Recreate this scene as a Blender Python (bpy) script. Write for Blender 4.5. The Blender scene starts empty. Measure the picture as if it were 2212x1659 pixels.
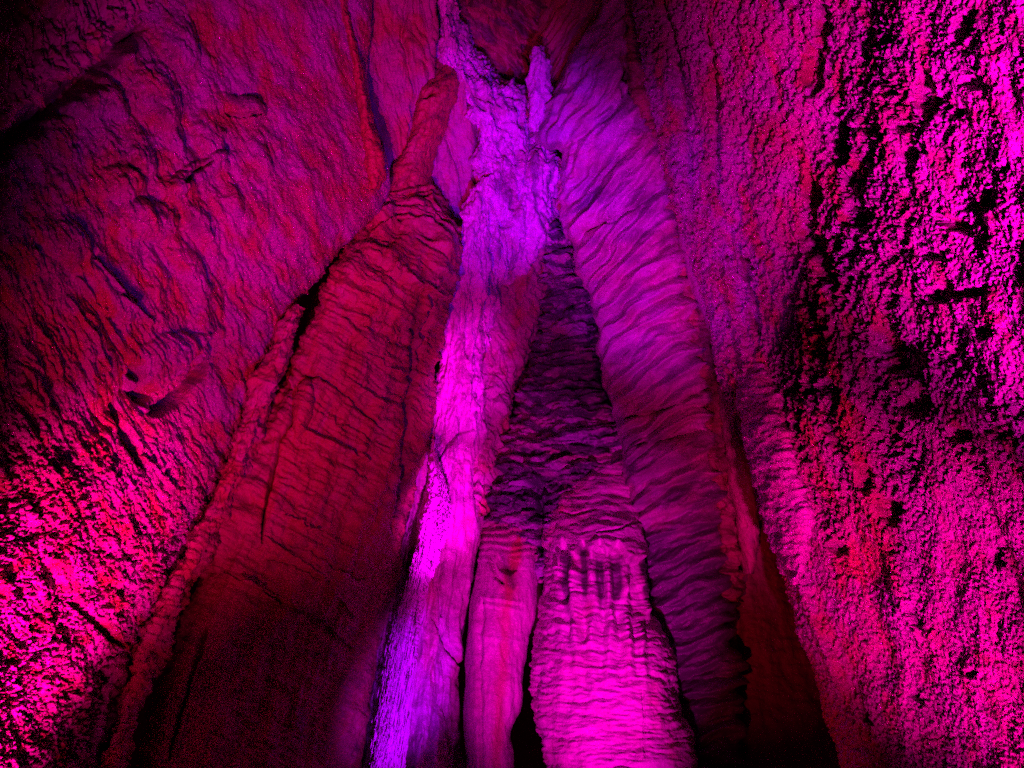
import bpy, math, random
import numpy as np
from mathutils import Vector, Matrix

STEP = 2.4            # spacing of the rock meshes, in photo units (2212 wide)
scene = bpy.context.scene

# ---------------------------------------------------------------- camera
CAM = np.array([0.0, 0.0, 1.6]); PITCH = math.radians(55.0); FOC = 1671.0
cd = bpy.data.cameras.new('camera'); cam = bpy.data.objects.new('camera', cd)
scene.collection.objects.link(cam); scene.camera = cam
cam.location = CAM.tolist(); cam.rotation_euler = (math.radians(90) + PITCH, 0, 0)
cd.sensor_width = 36.0; cd.lens = 36.0 * FOC / 2212.0; cd.clip_end = 500; cd.clip_start = .05
FWD = np.array([0, math.cos(PITCH), math.sin(PITCH)]); UP = np.array([0, -math.sin(PITCH), math.cos(PITCH)]); RT = np.array([1.0, 0, 0])

def pt(x, y, r):
    """point at distance r (metres) from the viewpoint along a direction"""
    x = np.asarray(x, float); y = np.asarray(y, float); r = np.asarray(r, float)
    d = ((x - 1106) / FOC)[..., None] * RT + ((829.5 - y) / FOC)[..., None] * UP + FWD
    d = d / np.linalg.norm(d, axis=-1, keepdims=True)
    return CAM + d * r[..., None]

# ---------------------------------------------------------------- world: a closed cave, almost no ambient light
w = bpy.data.worlds.new('World'); scene.world = w; w.use_nodes = True
w.node_tree.nodes['Background'].inputs[0].default_value = (0.7, 0.01, 0.25, 1)
w.node_tree.nodes['Background'].inputs[1].default_value = 0.012

# ---------------------------------------------------------------- the cave's coloured floodlights and an added red fill (all on the floor, below the view)
def flood(name, loc, target, color, power, cone=60, blend=1.0, size=.12):
    ld = bpy.data.lights.new(name, 'SPOT'); o = bpy.data.objects.new(name, ld)
    scene.collection.objects.link(o)
    ld.color = color; ld.energy = power; ld.spot_size = math.radians(cone); ld.spot_blend = blend; ld.shadow_soft_size = size
    o.location = loc
    dv = Vector(np.asarray(target, float).tolist()) - Vector(loc)
    o.rotation_euler = dv.to_track_quat('-Z', 'Y').to_euler()
    return o
LIGHTS = [
 # name, location, (px,py,r) target, colour, W, cone, blend
 ('floodlight_pink_left',   (-1.6, 3.7, .3), (-40, 1780, 5.4), (1, .0, .28), 1400, 38, 1.0),
 ('floodlight_pink_left_corner', (-1.1, 3.3, .3), (-10, 1780, 5.4), (1, .0, .36), 14000, 22, 1.0),
 ('floodlight_pink_left_high', (-1.0, 2.2, .3), (690, 250, 9.5), (1, .0, .46), 3500, 33, 1.0),
 ('floodlight_red',         (-1.8, 2.2, .3), (730, 660, 10.0), (1, .0, .15), 2400, 42, 1.0),
 ('added_fill_red_right',   (-.4, 4.0, .3), (1650, 1250, 11.5), (1, .0, .07), 900, 24, 1.0),  # added weak fill that lifts the black recess to dim red
 ('floodlight_pink_right',  (2.6, 1.6, .3),  (2050, 480, 8), (1, .0, .40), 900, 44, 1.0),
 ('floodlight_pink_right_low', (2.4, 3.0, .3),  (2260, 1460, 6), (1, .0, .34), 2300, 42, 1.0),
 ('floodlight_magenta_right', (2.0, 1.2, .3),  (2600, 420, 5.6), (1, .0, .58), 13000, 40, 1.0),
 ('floodlight_pink_right_corner', (1.5, 2.2, .3),  (2260, 1660, 5.2), (1, .0, .42), 5500, 28, 1.0),
 ('floodlight_violet',      (0.6, 3.0, .3),  (1085, 320, 12.5),  (.34, .0, 1), 7500, 18, 1.0),
 ('floodlight_violet_wide', (0.6, 2.0, .3),  (770, 480, 11.5),  (.22, .0, 1), 1300, 46, 1.0),
 ('floodlight_magenta',     (0.2, 5.0, .3),  (1215, 1290, 10.8), (1, .0, .70), 4300, 31, 1.0),
 ('floodlight_fall',        (.4, 5.0, .3),  (955, 1080, 11.2),(1, .0, 1), 8000, 9, .6),
 ('floodlight_fall_low',    (.2, 5.0, .3),  (862, 1480, 10.6),(.5, .0, 1), 4500, 13, .8),
 ('floodlight_sheet',       (.8, 4.6, .3),  (1003, 810, 11.5),(1, .0, 1), 6500, 10, .9),
 ('floodlight_purple',      (-1.2, 3.0, .3), (1410, 480, 11.5), (.75, .0, .9), 6200, 22, 1.0),
]
for n_, loc_, t_, c_, p_, cone_, b_ in LIGHTS:
    flood(n_, loc_, pt(*t_), c_, p_, cone_, b_)

scene.view_settings.view_transform = 'Standard'; scene.view_settings.look = 'None'
scene.view_settings.gamma = 1; scene.view_settings.use_curve_mapping = False
scene.view_settings.exposure = 0.0
scene.cycles.max_bounces = 3; scene.cycles.diffuse_bounces = 3; scene.cycles.glossy_bounces = 1
scene.cycles.use_denoising = False; scene.cycles.use_adaptive_sampling = False; scene.cycles.sample_clamp_indirect = 1.5

# ---------------------------------------------------------------- noise
_rs = np.random.RandomState(11)
_g = _rs.normal(size=(256, 3)); _g /= np.linalg.norm(_g, axis=1, keepdims=True)
GX, GY, GZ = [np.ascontiguousarray(_g[:, i].astype(np.float32)) for i in range(3)]
from concurrent.futures import ThreadPoolExecutor
POOL = ThreadPoolExecutor(4)
def _pn(args):
    x, y, z = args
    xf = np.floor(x); yf = np.floor(y); zf = np.floor(z)
    xi = xf.astype(np.int32).astype(np.uint32) * np.uint32(374761393); yi = yf.astype(np.int32).astype(np.uint32) * np.uint32(668265263); zi = zf.astype(np.int32).astype(np.uint32) * np.uint32(2246822519)
    x = x - xf; y = y - yf; z = z - zf
    u = x * x * x * (x * (x * 6 - 15) + 10); v = y * y * y * (y * (y * 6 - 15) + 10); q = z * z * z * (z * (z * 6 - 15) + 10)
    X2 = (xi, xi + np.uint32(374761393)); Y2 = (yi, yi + np.uint32(668265263)); Z2 = (zi, zi + np.uint32(2246822519))
    def c(i, j, k):
        h = X2[i] + (Y2[j] ^ Z2[k]); h ^= h >> np.uint32(15); h *= np.uint32(2654435761); h >>= np.uint32(24)
        return GX.take(h) * (x - i) + GY.take(h) * (y - j) + GZ.take(h) * (z - k)
    a = c(0,0,0); a += u * (c(1,0,0) - a); b = c(0,1,0); b += u * (c(1,1,0) - b)
    d = c(0,0,1); d += u * (c(1,0,1) - d); e = c(0,1,1); e += u * (c(1,1,1) - e)
    a += v * (b - a); d += v * (e - d)
    return (a + q * (d - a)) * np.float32(1.5)
def perlin(x, y, z):
    x, y, z = np.broadcast_arrays(np.asarray(x, np.float32), np.asarray(y, np.float32), np.asarray(z, np.float32))
    sh = x.shape; x = x.ravel(); y = y.ravel(); z = z.ravel(); n = max(1, x.size // 30000)
    return np.concatenate(list(POOL.map(_pn, zip(np.array_split(x, n), np.array_split(y, n), np.array_split(z, n))))).reshape(sh)
def fbm(q, lx, ly=None, ang=0, o=4, seed=0, gain=.5, mode='n'):
    """q=(x,y,z) in photo units; lx = feature length along the direction ang (degrees, x right / y down), ly across it"""
    ly = ly or lx
    ca, sa = math.cos(math.radians(ang)), math.sin(math.radians(ang))
    xr = (q[0] * ca + q[1] * sa) / lx; yr = (-q[0] * sa + q[1] * ca) / ly; zr = q[2] / ((lx + ly) * .5) + seed * 7.31
    s = 0; a = 1.0; tot = 0
    for k in range(o):
        n = perlin(xr + (k * 13.7 + seed * 3.7), yr + k * 5.1, zr)
        if mode == 'r': n = 1 - 2 * np.abs(n) * 1.3
        elif mode == 'b': n = 2 * np.abs(n) * 1.3 - 1
        s = s + a * n; tot += a; a *= gain; xr = xr * 2.03; yr = yr * 2.03; zr = zr * 2.03
    return s / tot
def ss(x, a, b):
    t = np.clip((x - a) / (b - a), 0, 1); return t * t * (3 - 2 * t)
def warp(q, amt, l, seed=50):
    return (q[0] + amt * fbm(q, l, o=2, seed=seed), q[1] + amt * fbm(q, l, o=2, seed=seed + 3), q[2])
def pdist(X, Y, poly):
    best = np.full(X.shape, 1e9); side = np.zeros(X.shape); along = np.zeros(X.shape)
    n = len(poly) - 1
    for i in range(n):
        ax, ay = poly[i]; bx, by = poly[i + 1]
        dx, dy = bx - ax, by - ay; L2 = dx * dx + dy * dy
        t = np.clip(((X - ax) * dx + (Y - ay) * dy) / L2, 0, 1)
        ex = X - ax - t * dx; ey = Y - ay - t * dy; d = np.sqrt(ex * ex + ey * ey)
        m = d < best
        best = np.where(m, d, best); side = np.where(m, np.sign(dx * ey - dy * ex), side); along = np.where(m, (i + t) / n, along)
    return best, side, along
def line(q, poly, wd, h, jit=5, lj=28, seed=1, taper=True):
    """ridge (h>0) or crack (h<0) along a line"""
    x = q[0] + jit * fbm(q, lj, o=3, seed=seed + 20); y = q[1] + jit * fbm(q, lj, o=3, seed=seed + 40)
    d, s, a = pdist(x, y, poly)
    ww = wd * (.75 + .6 * fbm(q, 40, o=2, seed=seed))
    if taper: ww = ww * np.clip(np.minimum(a, 1 - a) * 6 + .25, 0, 1)
    return h * np.exp(-(d / np.maximum(ww, .4)) ** 2)
def step(q, poly, wd, h, jit=6, seed=2, fall=60):
    """ledge: height h just on the left side of the line (walking along it), fading with distance; drops sharply across it"""
    x = q[0] + jit * fbm(q, 30, o=3, seed=seed + 20); y = q[1] + jit * fbm(q, 30, o=3, seed=seed + 40)
    d, s, a = pdist(x, y, poly)
    e = np.clip(np.minimum(a, 1 - a) * 6, 0, 1)
    return h * e * ss(-s * d, -wd, wd) * np.exp(-(d / fall))
def bump(q, cx, cy, rx, ry, ang, h, p=.5, jit=5, seed=3):
    x = q[0] + jit * fbm(q, 25, o=3, seed=seed + 20) - cx; y = q[1] + jit * fbm(q, 25, o=3, seed=seed + 40) - cy
    ca, sa = math.cos(math.radians(ang)), math.sin(math.radians(ang))
    k = ((x * ca + y * sa) / rx) ** 2 + ((-x * sa + y * ca) / ry) ** 2
    return h * np.clip(1 - k, 0, 1) ** p
def lobe(q, cx, cy, rx, ry, ang, h, seed=3):
    x = q[0] + 11 * fbm(q, 34, o=3, seed=seed + 20) - cx; y = q[1] + 11 * fbm(q, 34, o=3, seed=seed + 40) - cy
    ca, sa = math.cos(math.radians(ang)), math.sin(math.radians(ang)); u = (x * ca + y * sa) / rx; v = (-x * sa + y * ca) / ry
    k = np.clip(1 - u * u - v * v, 0, 1); return h * (.2 + .8 * ss(u, -1, .5)) * k ** (.9 - .5 * ss(u, 0, .7))
def ripple(ph, sharp=.25):
    f = ph - np.floor(ph)
    return np.where(f < 1 - sharp, f / (1 - sharp), (1 - f) / sharp)

# ---------------------------------------------------------------- rock material
def rock(name, base, rust, dark, pale, rough=.55, bump_s=.5, fine=28.0, spec=.5, tint=.35):
    m = bpy.data.materials.new(name); m.use_nodes = True; nt = m.node_tree; N = nt.nodes; L = nt.links
    b = N['Principled BSDF']; tc = N.new('ShaderNodeTexCoord'); at = N.new('ShaderNodeAttribute'); at.attribute_name = 'stain_shade'
    sp = N.new('ShaderNodeSeparateColor'); L.new(at.outputs['Color'], sp.inputs[0])
    def mix(fac, c1, c2):
        x = N.new('ShaderNodeMix'); x.data_type = 'RGBA'
        if isinstance(fac, float): x.inputs[0].default_value = fac
        else: L.new(fac, x.inputs[0])
        for k, c in ((6, c1), (7, c2)):
            if isinstance(c, tuple): x.inputs[k].default_value = (*c, 1)
            else: L.new(c, x.inputs[k])
        return x.outputs[2]
    def noise(scale, det=5, rg=.6, dis=.4):
        x = N.new('ShaderNodeTexNoise'); x.inputs['Scale'].default_value = scale; x.inputs['Detail'].default_value = det
        x.inputs['Roughness'].default_value = rg; x.inputs['Distortion'].default_value = dis
        L.new(tc.outputs['Object'], x.inputs['Vector']); return x
    def ramp(src, a, c):
        x = N.new('ShaderNodeMapRange'); x.inputs[1].default_value = a; x.inputs[2].default_value = c; L.new(src, x.inputs[0]); return x.outputs[0]
    n1 = noise(1.6); n2 = noise(9.0); n3 = noise(fine, 6, .65)
    def mulv(a, k):
        x = N.new('ShaderNodeMath'); x.operation = 'MULTIPLY'; L.new(a, x.inputs[0])
        if isinstance(k, float): x.inputs[1].default_value = k
        else: L.new(k, x.inputs[1])
        return x.outputs[0]
    c = mix(mulv(ramp(n1.outputs[0], .42, .62), tint), base, rust)
    c = mix(mulv(ramp(n2.outputs[0], .5, .72), .45), c, dark)
    c = mix(mulv(ramp(n3.outputs[0], .5, .7), .35), c, pale)
    c = mix(sp.outputs[0], c, rust); c = mix(sp.outputs[2], c, pale); c = mix(sp.outputs[1], c, dark)
    L.new(c, b.inputs['Base Color'])
    rr = N.new('ShaderNodeMapRange'); rr.inputs[1].default_value = .3; rr.inputs[2].default_value = .7
    rr.inputs[3].default_value = rough - .18; rr.inputs[4].default_value = rough + .2; L.new(n2.outputs[0], rr.inputs[0])
    L.new(rr.outputs[0], b.inputs['Roughness']); b.inputs['Specular IOR Level'].default_value = spec
    bp = N.new('ShaderNodeBump'); bp.inputs['Strength'].default_value = bump_s; bp.inputs['Distance'].default_value = .035
    L.new(n3.outputs[0], bp.inputs['Height'])
    bp2 = N.new('ShaderNodeBump'); bp2.inputs['Strength'].default_value = bump_s; bp2.inputs['Distance'].default_value = .05
    L.new(n2.outputs[0], bp2.inputs['Height']); L.new(bp2.outputs[0], bp.inputs['Normal'])
    L.new(bp.outputs[0], b.inputs['Normal'])
    return m
LIME = (.46, .38, .34); RUST = (.40, .12, .04); DARK = (.05, .035, .06); PALE = (.78, .72, .70); GREY = (.30, .29, .38)
M = dict(
 crust=rock('crusted_limestone', (.42, .37, .40), RUST, (.10, .06, .07), PALE, .28, 1.0, 34, 1.0, .6),
 wall=rock('smooth_limestone', (.40, .32, .30), RUST, (.14, .10, .16), (.6, .5, .5), .48, .6, 24, .6),
 red=rock('iron_stained_limestone', (.42, .24, .17), RUST, (.10, .05, .05), (.5, .4, .38), .5, .6, 24, .6, .8),
 flow=rock('pale_flowstone', (.60, .54, .52), (.5, .2, .1), DARK, PALE, .38, .45, 34, .8, .25),
 band=rock('banded_flowstone', (.33, .24, .44), (.46, .16, .14), (.035, .022, .06), (.6, .5, .56), .42, .55, 30, .7, .5),
 drape=rock('rippled_drapery', (.46, .38, .44), (.40, .14, .10), (.07, .04, .09), (.66, .6, .64), .40, .5, 30, .8, .55),
 wet=rock('wet_calcite', (.7, .66, .68), (.45, .3, .25), (.12, .09, .16), (.88, .86, .88), .3, .6, 26, .7, .1),
)

# ---------------------------------------------------------------- formation builder
def hermite(vals, t):
    vals = np.asarray(vals, float); n = len(vals) - 1; u = np.clip(t * n, 0, n - 1e-6); i = u.astype(int); f = (u - i)[:, None]
    g = np.zeros_like(vals)
    dd = np.diff(vals, axis=0)
    g[1:-1] = np.where(dd[:-1] * dd[1:] > 0, 2 * dd[:-1] * dd[1:] / (dd[:-1] + dd[1:] + 1e-12 * np.sign(dd[:-1] + dd[1:] + 1e-15)), 0); g[0] = dd[0]; g[-1] = dd[-1]
    a = vals[i]; b = vals[i + 1]
    return a * (1 + 2 * f) * (1 - f) ** 2 + g[i] * f * (1 - f) ** 2 + b * f * f * (3 - 2 * f) - g[i + 1] * f * f * (1 - f)

def link_mesh(name, V, quads, mat, ngons=(), stain_shade=None, parent=None, smooth=True):
    me = bpy.data.meshes.new(name); V = np.ascontiguousarray(V, np.float32)
    nq = len(quads); ln = nq * 4 + sum(len(g) for g in ngons)
    me.vertices.add(len(V)); me.vertices.foreach_set('co', V.ravel())
    idx = np.concatenate([np.asarray(quads, np.int32).ravel()] + [np.asarray(g, np.int32) for g in ngons])
    me.loops.add(ln); me.loops.foreach_set('vertex_index', idx)
    tot = np.array([4] * nq + [len(g) for g in ngons], np.int32)
    st = np.concatenate([[0], np.cumsum(tot)[:-1]]).astype(np.int32)
    me.polygons.add(len(tot)); me.polygons.foreach_set('loop_start', st); me.polygons.foreach_set('loop_total', tot)
    me.update(calc_edges=True); me.validate()
    me.polygons.foreach_set('use_smooth', [smooth] * len(me.polygons))
    if stain_shade is not None:
        a = me.color_attributes.new('stain_shade', 'FLOAT_COLOR', 'POINT')  # carries mineral stains and also shade painted into the rock colour
        c = np.ones((len(V), 4), np.float32); c[:, :3] = np.clip(stain_shade, 0, 1); a.data.foreach_set('color', c.ravel())
    me.materials.append(mat)
    o = bpy.data.objects.new(name, me); scene.collection.objects.link(o)
    if parent: o.parent = parent
    return o

def form(name, rows, mat, fn, bulge=.6, back=.6, p=2.2, label=None, cat=None, group=None, kind=None, stain_shade=None, parent=None, stepk=1.0, lean=.35):
    """a closed rock body: rows (xl, yl, xr, yr, rl, rr[, bulge]) run down its two flanks; its front swells towards the room, its back away"""
    st = STEP * stepk
    R = np.array([r if len(r) == 7 else (*r, bulge) for r in rows], float)
    lenl = np.hypot(np.diff((R[:, 0] + R[:, 2]) / 2), np.diff((R[:, 1] + R[:, 3]) / 2))
    nv = max(6, int(lenl.sum() / st)); s = np.concatenate([[0], np.cumsum(lenl)]) / lenl.sum()
    # equal spacing down the axis
    tt = np.interp(np.linspace(0, 1, nv), s, np.linspace(0, 1, len(R)))
    H = hermite(R, tt)
    wmax = np.hypot(H[:, 2] - H[:, 0], H[:, 3] - H[:, 1]).max()
    rm = H[:, 4:6].mean()
    th = np.linspace(0, math.pi, 2001); cx = .5 - .5 * np.sign(np.cos(th)) * np.abs(np.cos(th)) ** (2 / p); cb = np.abs(np.sin(th)) ** (2 / p)
    al = np.concatenate([[0], np.cumsum(np.hypot(np.diff(cx) * wmax, np.diff(cb) * bulge * FOC / rm * .6))])
    nf = max(8, int(al[-1] / st)); k = np.linspace(0, al[-1], nf); fx = np.interp(k, al, cx); fb = np.interp(k, al, cb)
    nb = 10; tb = np.linspace(0, math.pi, nb + 2)[1:-1]; bx = .5 + .5 * np.cos(tb); bb = -np.sin(tb)
    ux = np.concatenate([fx, bx]); ub = np.concatenate([fb, bb]); nu = len(ux)
    xl, yl, xr, yr, rl, rr, bu = [H[:, i][:, None] for i in range(7)]
    X = xl + (xr - xl) * ux; Y = yl + (yr - yl) * ux
    r = rl + (rr - rl) * ux - np.where(ub >= 0, ub * bu, ub * back)
    P = pt(X, Y, r)
    du = np.roll(P, -1, 1) - np.roll(P, 1, 1); dv = np.gradient(P, axis=0)
    Nn = np.cross(du, dv); Nn /= np.linalg.norm(Nn, axis=-1, keepdims=True) + 1e-9
    mid = nf // 2
    if np.mean(np.sum(Nn[:, mid] * (CAM - P[:, mid]), -1)) < 0: Nn = -Nn
    Q = (X, Y, r * 110.0)
    D = fn(Q, np.broadcast_to(ux, X.shape), tt[:, None] + 0 * X)
    fade = np.concatenate([np.ones(nf), .15 * np.ones(nb)]); D = D * fade
    tc_ = CAM - P; tc_ /= np.linalg.norm(tc_, axis=-1, keepdims=True)
    fr = fade[None, :, None] * lean; dr = Nn + tc_ * fr; dr /= np.linalg.norm(dr, axis=-1, keepdims=True)
    V = P + dr * D[..., None]
    i = np.arange(nv - 1)[:, None] * nu; j = np.arange(nu)[None, :]; j2 = (j + 1) % nu
    quads = np.stack([i + j, i + j2, i + nu + j2, i + nu + j], -1).reshape(-1, 4)
    caps = [list(range(nu)), [(nv - 1) * nu + q for q in range(nu - 1, -1, -1)]]
    S = np.zeros((nv, nu, 3)) if stain_shade is None else np.stack(np.broadcast_arrays(*[a + 0 * X for a in stain_shade(Q, D)]), -1)
    o = link_mesh(name, V.reshape(-1, 3), quads, mat, caps, S.reshape(-1, 3), parent)
    if label: o['label'] = label
    if cat: o['category'] = cat
    if group: o['group'] = group
    if kind: o['kind'] = kind
    return o
def st0(r=0, d=0, p=0): return lambda q, D: (np.full(q[0].shape, float(r)), np.full(q[0].shape, float(d)), np.full(q[0].shape, float(p)))

# ================================================================ STRUCTURE: the walls and roof of the shaft
# --- back wall, behind everything
def f_back(q, x, t):
    return .5 * fbm(q, 260, 160, 70, 5) + .12 * fbm(q, 60, 30, 20, 4, 3)
form('cave_wall_back', [(200, -500, 1700, -500, 17, 17), (250, 100, 1720, 100, 17, 17), (150, 800, 1850, 800, 16.5, 16.5), (50, 1500, 1950, 1500, 16, 16), (0, 2000, 2000, 2000, 15.5, 15.5)],
     M['red'], f_back, bulge=-.8, back=1.5, p=5, kind='structure', stepk=2.0)

# --- dark roof: layered funnel
def f_roof(q, x, t):
    w_ = warp(q, 14, 60)
    cyc = np.hypot(w_[0] - 1330, (w_[1] + 190) * 1.0)
    d = .14 * ripple((w_[1] - 1.25 * (w_[0] - 980)) / 34 + 1.2 * fbm(q, 90, 60, 50, 3, 5), .25) + .06 * ripple(cyc / 61 + .6 * fbm(q, 90, 60, 40, 2, 8), .2)
    d = d + .34 * fbm(w_, 110, 26, 50, 5, 2, .55) + .05 * fbm(q, 22, 12, 38, 3, 9)
    return d
form('cave_roof', [(930, -260, 1290, -260, 12.6, 12.6), (950, -60, 1215, -60, 12.9, 12.9), (976, 0, 1190, 0, 13.6, 13.4), (990, 60, 1172, 60, 13.9, 13.5), (1012, 118, 1152, 112, 14.1, 13.8), (1035, 160, 1148, 150, 14.2, 14), (1060, 205, 1146, 200, 14.3, 14.1), (1100, 240, 1144, 240, 14.4, 14.3)],
     M['red'], f_roof, bulge=.7, back=.5, p=2.2, kind='structure', stain_shade=lambda q, D: (ss(fbm(q, 80, 40, 40, 3, 4), -.6, .3) * .8, .3 + ss(fbm(q, 60, 18, 48, 4, 14), -.15, .2) * .65, 0))

# --- left wall: rough, crusted low down, scalloped higher up
LOBES = [(335, 185, 95, 42, 72, .26), (385, 88, 70, 38, 74, .24), (238, 205, 62, 22, 62, .18), (362, 265, 62, 22, 66, .16), (447, 288, 66, 26, 66, .2), (300, 330, 55, 24, 60, .14),
         (180, 215, 46, 34, 30, .16), (260, 110, 30, 30, 0, .16), (512, 230, 60, 22, 15, .2), (425, 378, 60, 26, 150, .18), (480, 350, 40, 22, 160, .16), (245, 395, 62, 34, 10, .18), (360, 405, 42, 24, 20, .12),
         (300, 470, 80, 40, 15, .2), (420, 470, 60, 22, 60, .12), (130, 510, 70, 40, 40, .18), (390, 330, 40, 18, 60, .12), (560, 330, 50, 18, 70, .1), (500, 420, 50, 18, 70, .1), (330, 780, 90, 40, -28, .16), (415, 765, 50, 30, -50, .14),
         (400, 560, 90, 24, 60, .14), (220, 620, 90, 30, 50, .16)]
def f_left(q, x, t):
    X, Y = q[0], q[1]
    hi = ss(Y + .25 * X, 760, 560)                      # upper, smooth part
    lo = 1 - hi
    w_ = warp(q, 18, 70)
    d = .20 * fbm(q, 330, 200, 60, 3, 1) + .10 * fbm(w_, 120, 40, 66, 4, 6)
    right = ss(X, 380, 640)
    up = .05 * fbm(w_, 46, 15, 70, 4, 7, .5, 'b') + .07 * fbm(w_, 80, 34, 64, 4, 5) + .03 * fbm(q, 14, 6, 74, 3, 8)
    crust = fbm(w_, 26, 15, -30, 5, 12, .65) + .55 * fbm(q, 150, 70, -50, 3, 13) + .22
    c2 = fbm(q, 11, 7, 12, 3, 15, .6)
    low = .16 * ss(crust, -.36, .04) + .07 * ss(crust + .4 * c2, .0, .35) + .06 * c2 + .03 * fbm(q, 6, 4, 20, 2, 11)
    strength = .12 + .88 * ss(Y - .15 * X, 820, 1150)
    grain = .06 * fbm(w_, 130, 16, 58, 4, 16) + .15 * fbm(w_, 170, 60, 66, 4, 19) + .04 * fbm(w_, 40, 9, 62, 3, 10, .5, 'b')
    d = d + grain * lo * (1 - .6 * ss(Y, 1050, 1250))
    d = d + up * hi * (1 - .4 * right) + low * lo * strength
    for k, (a, b, c, e, g, h) in enumerate(LOBES): d = d + lobe(q, a, b, c * 1.1, e * 1.15, g, h * 1.15, k)
    # the long dark hollow under the hanging shelf
    d = d + line(q, [(-120, 350), (0, 318), (70, 262), (125, 222), (170, 185), (215, 135), (262, 92), (310, 60)], 26, -.55, 4, seed=60)
    d = d + line(q, [(560, 250), (520, 252), (488, 243)], 4, -.16, 5) + line(q, [(455, 350), (420, 372), (392, 400)], 5, -.16, 6)
    d = d + step(q, [(470, 705), (440, 745), (400, 800), (345, 850), (300, 845), (270, 800)], 5, -.34, 9, seed=67, fall=70)
    # dark rift in the middle of the wall and folds by the column
    d = d + line(q, [(452, 785), (400, 850), (365, 880), (330, 895)], 13, -.4, 6, seed=62) + line(q, [(285, 790), (310, 830), (325, 880)], 14, -.35, 8, seed=63)
    d = d + line(q, [(120, 1300), (160, 1320), (200, 1350), (250, 1395)], 9, -.28, 8, seed=64) + line(q, [(165, 1460), (158, 1500), (150, 1540)], 4, -.3, 3) + line(q, [(140, 1575), (118, 1659)], 5, -.3, 3)
    d = d + line(q, [(255, 860), (262, 900), (280, 960), (310, 1010)], 12, -.25, 9, seed=65)
    for k, (x0, y0, x1, y1) in enumerate([(170, 600, 270, 760), (205, 560, 300, 690), (150, 640, 240, 800), (250, 640, 330, 700), (300, 980, 370, 1060), (330, 960, 350, 1040)]):
        d = d + line(q, [(x0, y0), ((x0 + x1) / 2 + 6, (y0 + y1) / 2), (x1, y1)], 5, .10, 5, seed=70 + k)
    return d
def s_left(q, D):
    X, Y = q[0], q[1]
    r = .85 * ss(fbm(q, 90, 40, 66, 4, 31), -.15, .35) + .5 * ss(X, 420, 60) * ss(Y, 300, 700)
    g = .55 * ss(fbm(q, 110, 44, 70, 4, 33), .1, .5) + .35 * ss(X, 350, 100) * ss(Y, 1250, 900)  # blotches, and a darker tone towards the far left
    p_ = .5 * ss(Y - .5 * X, 900, 1300) * ss(fbm(q, 50, 40, 0, 3, 34), -.3, .2)
    return r, g, p_
form('cave_wall_left', [(-420, -420, 860, -420, 8.6, 12.2), (-420, -80, 800, -80, 8.0, 11.7), (-420, 200, 800, 200, 7.2, 11.3), (-420, 400, 838, 400, 6.6, 10.9), (-420, 560, 730, 545, 6.2, 10.5), (-420, 800, 596, 740, 5.8, 10.2), (-420, 1050, 498, 980, 5.5, 9.9), (-420, 1250, 408, 1170, 5.2, 9.6), (-420, 1420, 290, 1370, 5.0, 9.2), (-420, 1560, 216, 1520, 4.9, 8.9), (-420, 1700, 170, 1680, 4.8, 8.6), (-420, 2000, 60, 2000, 4.6, 8.2)],
     M['crust'], f_left, bulge=.5, back=.8, p=4.5, lean=1.6, kind='structure', stain_shade=s_left)

# --- right wall: deeply pitted crust
PITS = [(2135, 65, 40, 24, -60), (2160, 185, 36, 14, 20), (2040, 210, 26, 60, 0), (1780, 60, 16, 60, 0), (1760, 150, 20, 60, 0), (1830, 310, 22, 60, 10), (1870, 400, 26, 60, 8), (1760, 420, 18, 40, 0), (1980, 280, 26, 16, 0), (2000, 350, 16, 40, 0),
        (2110, 250, 24, 10, 0), (2190, 440, 24, 22, 0), (2110, 490, 44, 14, 20), (2060, 555, 30, 12, 0), (1880, 470, 34, 34, 0), (1790, 560, 20, 60, -20), (1750, 520, 16, 40, -20), (2150, 640, 50, 14, -8), (2080, 640, 20, 40, 60), (1980, 780, 60, 40, 30), (2020, 880, 40, 30, 0), (1940, 740, 36, 30, 0),
        (2120, 940, 24, 18, 0), (2190, 725, 22, 16, 0), (1610, 560, 6, 34, -20), (1625, 690, 8, 40, -14), (1955, 1110, 24, 34, 0), (1900, 1040, 12, 40, -10), (1840, 860, 14, 40, -15), (1860, 1010, 10, 34, 0), (2190, 1210, 14, 22, 0), (2000, 1340, 6, 34, -35), (2130, 1460, 10, 8, 0), (1880, 1560, 7, 36, -15), (1990, 1510, 8, 22, -30), (1830, 1190, 12, 22, -20)]
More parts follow.
